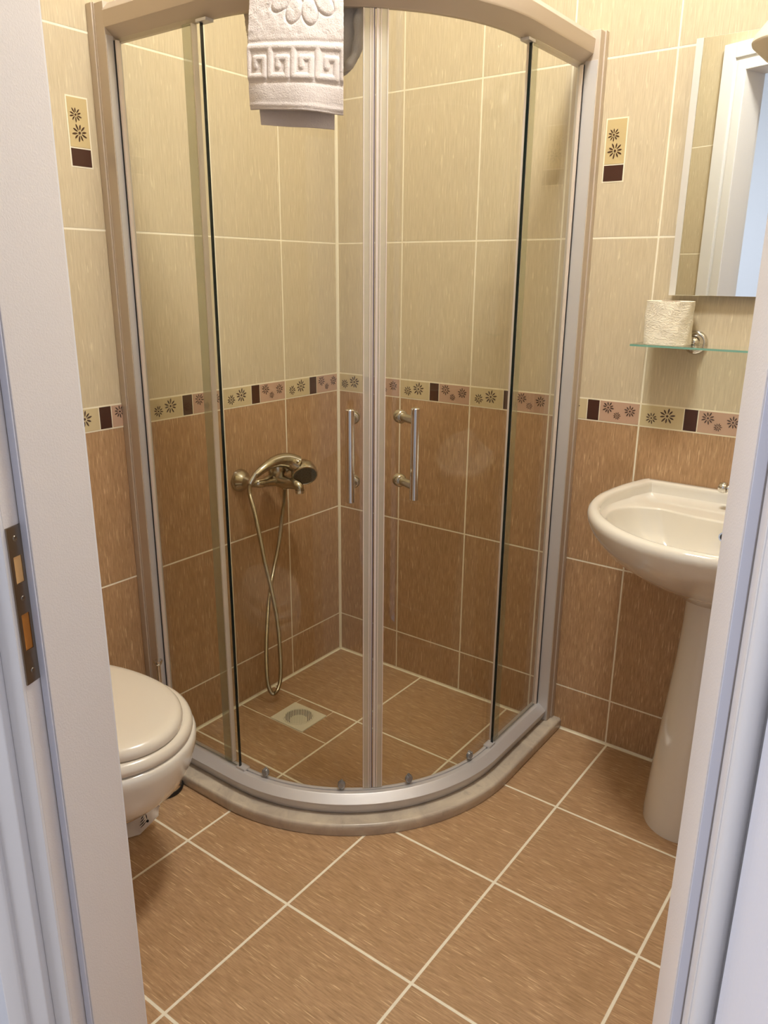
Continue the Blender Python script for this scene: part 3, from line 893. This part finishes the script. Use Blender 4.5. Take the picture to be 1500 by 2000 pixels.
sr = lambda z, k: [(x, y, z) for x, y in egg(TX, TY, .206*k, .26, .180*k, 64, 2.0, 2.2)]
mb.loft([sr(.391, .985), sr(.393, 1.0), sr(.402, 1.0), sr(.410, .985), sr(.4145, .955), sr(.416, .92)])
mb.build('seat', M_SEAT, t, 60)
mb = MB()
lr = lambda z, k: [(x, y, z) for x, y in egg(TX, TY, .197*k, .25*(k if k < .9 else 1), .154*k, 64, 2.0, 2.1)]
mb.loft([lr(.4175, .975), lr(.4185, .995), lr(.425, 1.0), lr(.432, .99), lr(.438, .965), lr(.4415, .93), lr(.4435, .86), lr(.4445, .6), lr(.4448, .3), lr(.445, .02)])
mb.build('lid', M_SEAT, t, 60)
for s in (-1, 1):
    mb = MB(); mb.cyl((.085, TY+s*.07, .39), (.085, TY+s*.07, .432), .014, bev=.003); mb.build('hinge', M_SEAT, t, 40)
root_at(t, (TX, TY, 0))

# toilet brush in its holder, between the toilet and the shower
t = thing('toilet_brush', 'steel toilet brush holder with black base ring between toilet and shower', 'toilet brush')
bx, by = .150, -.905
mb = MB(); mb.lathe([(.0475, .0), (.049, .003), (.049, .008), (.0475, .011)], (bx, by, .0005), n=40); mb.build('base_ring', M_DARK, t, 40)['label'] = 'black rubber ring'
mb = MB(); mb.lathe([(.046, .011), (.046, .215), (.0445, .22), (.02, .225), (.012, .226)], (bx, by, .0005), n=40); mb.build('holder', M_CHROME, t, 40)
mb = MB()
mb.lathe([(.0055, .224), (.0055, .336), (.009, .340), (.0115, .346), (.0115, .350), (.006, .3515)], (bx-.03, by+.034, .0005), n=24)
mb.build('handle', M_CHROME, t, 40)
root_at(t, (bx, by, 0))

# crumpled hygiene bag by the toilet foot
def bag():
    mb = MB(); rnd = random.Random(2)
    base = Vector((.243, -1.052, 0))
    n, m = 14, 10
    W_, H_ = .092, .088
    ax = Vector((.45, .89, 0)).normalized()       # along the bag's width
    nn = Vector((ax.y, -ax.x, 0))
    g = []
    for i in range(m+1):
        r = []
        for j in range(n+1):
            u = j/n-.5; v = i/m
            w = W_*(1+.15*v)
            lo_ = .002 + .075*max(0, u); z = lo_ + (H_ - .045*max(0, u) - lo_)*v
            d = .016*math.sin(u*7+v*3)*v + .006*math.sin(u*23)*v + .01*v
            bulge = .006*(1-v)
            r.append(base + ax*(u*w) + nn*(d+bulge) + Vector((0, 0, z + (.006*math.sin(u*19) if i == m else 0))))
        g.append(r)
    fr = [[mb.bm.verts.new(p) for p in r] for r in g]
    bk = [[mb.bm.verts.new(p - nn*(.009*(1-(i/m))+.0015)) for p in r] for i, r in enumerate(g)]
    for i in range(m):
        for j in range(n):
            mb.bm.faces.new((fr[i][j], fr[i][j+1], fr[i+1][j+1], fr[i+1][j]))
            mb.bm.faces.new((bk[i][j], bk[i+1][j], bk[i+1][j+1], bk[i][j+1]))
    for i in range(m):
        for j in (0, n): mb.bm.faces.new((fr[i][j], fr[i+1][j], bk[i+1][j], bk[i][j]))
    for j in range(n):
        for i in (0, m): mb.bm.faces.new((fr[i][j], fr[i][j+1], bk[i][j+1], bk[i][j]))
    o = mb.build('paper_bag', plain('white_bag_paper', (232, 222, 206), .6), smooth=50)
    tag(o, 'small crumpled white paper bag with black print on the floor under the toilet', 'bag')
    # printed strokes
    mb = MB()
    def on(u, v):
        i = v*m; j = (u+.5)*n; i0, j0 = min(int(i), m-1), min(int(j), n-1)
        a = g[i0][j0].lerp(g[i0][j0+1], j-j0); b = g[i0+1][j0].lerp(g[i0+1][j0+1], j-j0)
        return a.lerp(b, i-i0) + nn*.0012
    for (u0, v0), (u1, v1) in (((.02, .25), (.16, .35)), ((.0, .35), (.14, .47)), ((.02, .48), (.12, .58)), ((.04, .60), (.10, .67)), ((.10, .80), (.17, .62)), ((.17, .62), (.19, .42))):
        mb.tube([on(u0, v0), on((u0+u1)/2, (v0+v1)/2+.02), on(u1, v1)], [.0005, .0012, .0005], 6)
    mb.ball(on(.20, .32), .0035, 1, 1, 1, 10)
    mb.build('printed_mark', M_DARK, o)
    return o
bag()

# ------------------------------------------------------------------ washbasin on its pedestal
BX = 1.275
def outline(ctrl, z, kx=1, ky=1, cy=-.2, zf=None, n=7):
    """half outline from back centre round to front centre, mirrored"""
    P = [(x*kx, cy+(y-cy)*ky, 0) for x, y in ctrl]
    half = catmull(P, n)
    full = [Vector((BX+p.x, p.y, 0)) for p in half] + [Vector((BX-p.x, p.y, 0)) for p in half[-2:0:-1]]
    for p in full: p.z = z + (zf(p.y) if zf else 0)
    return full
C0 = [(0, -.0015), (.10, -.0015), (.228, -.0015), (.249, -.005), (.262, -.040), (.277, -.09), (.288, -.155), (.292, -.22), (.278, -.29), (.244, -.36), (.192, -.42), (.130, -.463), (.065, -.487), (0, -.494)]
# inner edge of the rim
C1 = [(0, -.024), (.10, -.024), (.203, -.024), (.221, -.028), (.231, -.056), (.246, -.102), (.260, -.160), (.264, -.22), (.252, -.285), (.222, -.348), (.175, -.402), (.118, -.442), (.059, -.465), (0, -.471)]
# deep bowl edge
C2 = [(0, -.150), (.08, -.146), (.135, -.134), (.160, -.130), (.185, -.138), (.215, -.150), (.236, -.180), (.246, -.225), (.237, -.28), (.209, -.34), (.165, -.392), (.111, -.430), (.056, -.452), (0, -.458)]
rim = lambda y: .007*max(0, (y+.25)/.25) - .004*max(0, (-.25-y)/.25)
t = thing('washbasin', 'cream ceramic pedestal washbasin on the right under the mirror and glass shelf', 'washbasin')
mb = MB()
def scl(k, kyk, cyy, z, zf=None): return outline(C0, z, k, kyk, cyy, zf)
rings = [scl(.30, .30, -.13, .588), scl(.33, .33, -.13, .600), scl(.50, .50, -.10, .622), scl(.68, .68, -.07, .650), scl(.84, .84, -.04, .688), scl(.935, .935, -.02, .725), scl(.978, .978, -.005, .752, rim), scl(.997, .997, -.001, .772, rim), scl(1, 1, -.001, .782, rim), scl(.992, .994, -.05, .791, rim), scl(.972, .980, -.05, .7965, rim), scl(.945, .962, -.05, .7975, rim)]
lerp_r = lambda A, B, f, dz: [a.lerp(b, f) + Vector((0, 0, dz)) for a, b in zip(A, B)]
r1 = outline(C1, .7945, zf=rim)
rings += [outline(C1, .7972, 1.02, 1.01, -.2, rim), r1, outline(C1, .788, .994, .994, -.2, rim)]
r_mid = outline(C1, .773, .982, .978, -.2, lambda y: .002 if y > -.1 else 0)
def bowl_z(base): return lambda y: 0
r2 = outline(C2, .766, 1.0, 1.0)
rings += [outline(C1, .7745, .987, .985, -.2, lambda y: .002 if y > -.1 else 0), r_mid, lerp_r(r_mid, r2, .5, 0), lerp_r(r_mid, r2, .93, .0005), r2]
for k, z in ((.992, .7625), (.985, .755), (.95, .735), (.90, .712), (.80, .688), (.62, .672), (.40, .663), (.18, .660), (.085, .6595)):
    rings.append(outline(C2, z, k, k, -.255))
mb.loft(rings)
bas = mb.build('basin', M_CERAMIC, t, 70)
mb = MB(); mb.lathe([(.010, 0), (.0115, .002), (.0115, .004)], (BX, -.1665, .737), (0, -1, .35), 20); mb.lathe([(.0085, 0), (.0085, .0045)], (BX, -.1665, .737), (0, -1, .35), 16, mi=1)  # dark disc painted in for the shade inside the overflow hole
mb.build('overflow_ring', [M_CHROME, M_DARK], t, 30)
mb = MB(); mb.lathe([(.022, 0), (.021, .003), (.012, .0035), (.010, .001)], (BX, -.255, .660), n=24); mb.build('waste', M_CHROME, t, 40)
mb = MB()
def ped(z, w, d, yf):
    """D-shaped section open towards the wall, front at y = yf"""
    r = []
    for k in range(33):
        a = -PI*k/32
        r.append((BX + w*math.cos(a)*(1 if True else 0), yf + d + d*math.sin(a), z))
    yb = -.03
    return r + [(BX-w, yb, z), (BX-w*.5, yb, z), (BX+w*.5, yb, z), (BX+w, yb, z)]
mb.loft([ped(0, .094, .115, -.298), ped(.03, .094, .115, -.298), ped(.10, .090, .112, -.292), ped(.2, .084, .105, -.28), ped(.32, .076, .098, -.262), ped(.43, .069, .09, -.246), ped(.52, .066, .086, -.236), ped(.565, .066, .086, -.234), ped(.600, .068, .088, -.236)])
mb.build('pedestal', M_CERAMIC, t, 60)
root_at(t, (BX, -.2, 0))

t = thing('basin_tap', 'small chrome tap on the washbasin ledge, mostly hidden by the door frame', 'tap')
mb = MB()
mb.lathe([(.026, 0), (.025, .005), (.020, .010), (.019, .048), (.017, .056), (.008, .060)], (BX+.008, -.074, .781), n=28)
mb.build('body', M_CHROME, t, 50)
mb = MB(); mb.tube(catmull([(BX+.008, -.080, .806), (BX+.008, -.105, .812), (BX+.008, -.135, .810), (BX+.008, -.148, .800)], 5), .0105, 18); mb.build('spout', M_CHROME, t, 60)
for k in (-1, 1):
    mb = MB(); mb.lathe([(.008, .010), (.008, .034), (.0125, .037), (.0120, .038), (.0135, .042), (.0132, .048), (.0105, .054), (.004, .0565)], (BX+.008, -.074, .829), (k, 0, -.02), 24); mb.build('knob', M_CHROME, t, 45)
root_at(t, (BX, -.078, .781))

# ------------------------------------------------------------------ mirror
t = thing('wall_mirror', 'frameless rectangular mirror on the tiled wall above the washbasin', 'mirror')
mx0, mx1, mz0, mz1, my_ = 1.046, 1.454, 1.259, 1.797, -.024
mb = MB(); mb.box((mx0+.02, my_+.005, mz0+.02), (mx1-.02, -.0005, mz1-.02)); mb.build('backing', plain('mirror_backing', (120, 96, 74), .7), t)
mb = MB(); mb.box((mx0+.0155, my_-.0005, mz0), (mx1-.0155, my_+.005, mz1), .0006); mb.build('mirror_glass', M_MIRROR, t)
for a, b in ((mx0, mx0+.0155), (mx1-.0155, mx1)):
    mb = MB(); mb.box((a, my_-.0008, mz0), (b, my_+.005, mz1), .0006); mb.build('frosted_edge', M_FROST, t, 30)['label'] = 'frosted light band down the mirror edge'
root_at(t, (1.25, 0, mz0))

# ------------------------------------------------------------------ wall lamp above the mirror
t = thing('wall_lamp', 'unlit cream glass lamp shade hanging above the mirror at the top right', 'lamp')
lx, ly = 1.262, -.115
mb = MB(); mb.lathe([(.045, .0005), (.045, .008), (.035, .018), (.015, .022)], (lx, 0, 1.875), (0, -1, 0), 32); mb.build('wall_plate', M_CHROME, t, 40)
mb = MB(); mb.tube(catmull([(lx, -.015, 1.875), (lx, -.07, 1.885), (lx, ly+.005, 1.87), (lx, ly, 1.835)], 6), .008, 14); mb.build('arm', M_CHROME, t, 60)
mb = MB(); mb.lathe([(.022, 1.795), (.03, 1.80), (.03, 1.835), (.012, 1.845)], (lx, ly, 0), n=28); mb.build('socket_cup', plain('brown_socket', (120, 88, 66), .4), t, 40)
mb = MB(); mb.lathe([(.012, 1.702), (.030, 1.704), (.046, 1.712), (.0745, 1.738), (.0765, 1.744), (.072, 1.757), (.040, 1.797), (.030, 1.801)], (lx, ly, 0), n=40); mb.build('shade', plain('cream_lamp_glass', (226, 212, 188), .3), t, 35)
root_at(t, (lx, 0, 1.875))

# ------------------------------------------------------------------ glass shelf and toilet roll
t = thing('glass_shelf', 'clear green-edged glass shelf on chrome brackets below the mirror', 'shelf')
sz = 1.1435
mb = MB(); mb.box((.999, -.118, sz), (1.501, -.006, sz+.005), .0008); g_ = mb.build('shelf_glass', M_SHELFG, t, 30)
mb = MB(); mb.box((.9985, -.1195, sz+.0003), (1.5015, -.118, sz+.0047)); mb.box((.9975, -.118, sz+.0003), (.999, -.006, sz+.0047)); mb.box((1.501, -.118, sz+.0003), (1.5025, -.006, sz+.0047)); mb.build('glass_edge', M_EDGE_L, g_)['label'] = 'pale green polished edge'
for xx in (1.116, 1.384):
    mb = MB(); mb.lathe([(.0275, .0008), (.0275, .007), (.025, .010), (.021, .011), (.0195, .016), (.017, .024), (.011, .031), (.004, .034)], (xx, 0, sz+.008), (0, -1, 0), 36)
    mb.box((xx-.008, -.055, sz-.007), (xx+.008, -.01, sz-.0005), .002); mb.box((xx-.008, -.045, sz+.0055), (xx+.008, -.01, sz+.010), .002)
    mb.build('bracket', M_CHROME, t, 40)
root_at(t, (1.25, 0, sz))

t = thing('toilet_roll', 'white toilet paper roll standing on the left end of the glass shelf', 'toilet paper')
tcx, tcy, tr, th_ = 1.0655, -.063, .0535, .098
mb = MB(); rnd = random.Random(5)
rings = []
n = 96
def rr_(k, z):
    a = 2*PI*k/n
    w = .0007*math.sin(5*a+z*40) + .0006*math.sin(9*a-z*90) + .0005*math.sin(3*a+z*150)
    return tr + w
zb = sz+.0056
rings.append([(tcx+.021*math.cos(2*PI*k/n), tcy+.021*math.sin(2*PI*k/n), zb) for k in range(n)])
for i in range(13):
    z = th_*i/12
    rings.append([(tcx+rr_(k, z)*math.cos(2*PI*k/n), tcy+rr_(k, z)*math.sin(2*PI*k/n), zb+z) for k in range(n)])
rings.append([(tcx+.0215*math.cos(2*PI*k/n), tcy+.0215*math.sin(2*PI*k/n), zb+th_-.0005) for k in range(n)])
rings.append(rings[0])
mb.loft(rings, cap0=False, cap1=False)
bmesh.ops.remove_doubles(mb.bm, verts=mb.bm.verts[:], dist=1e-6)
mb.build('paper', M_TISSUE, t, 50)
mb = MB(); mb.loft([[(tcx+r*math.cos(2*PI*k/40), tcy+r*math.sin(2*PI*k/40), z) for k in range(40)] for r, z in ((.0205, zb), (.0205, zb+th_), (.0195, zb+th_), (.0195, zb), (.0205, zb))], cap0=False, cap1=False)
mb.build('core', plain('brown_card', (150, 116, 84), .8), t, 40)
# loose end of the sheet hanging at the foot of the roll
root_at(t, (tcx, tcy, zb))
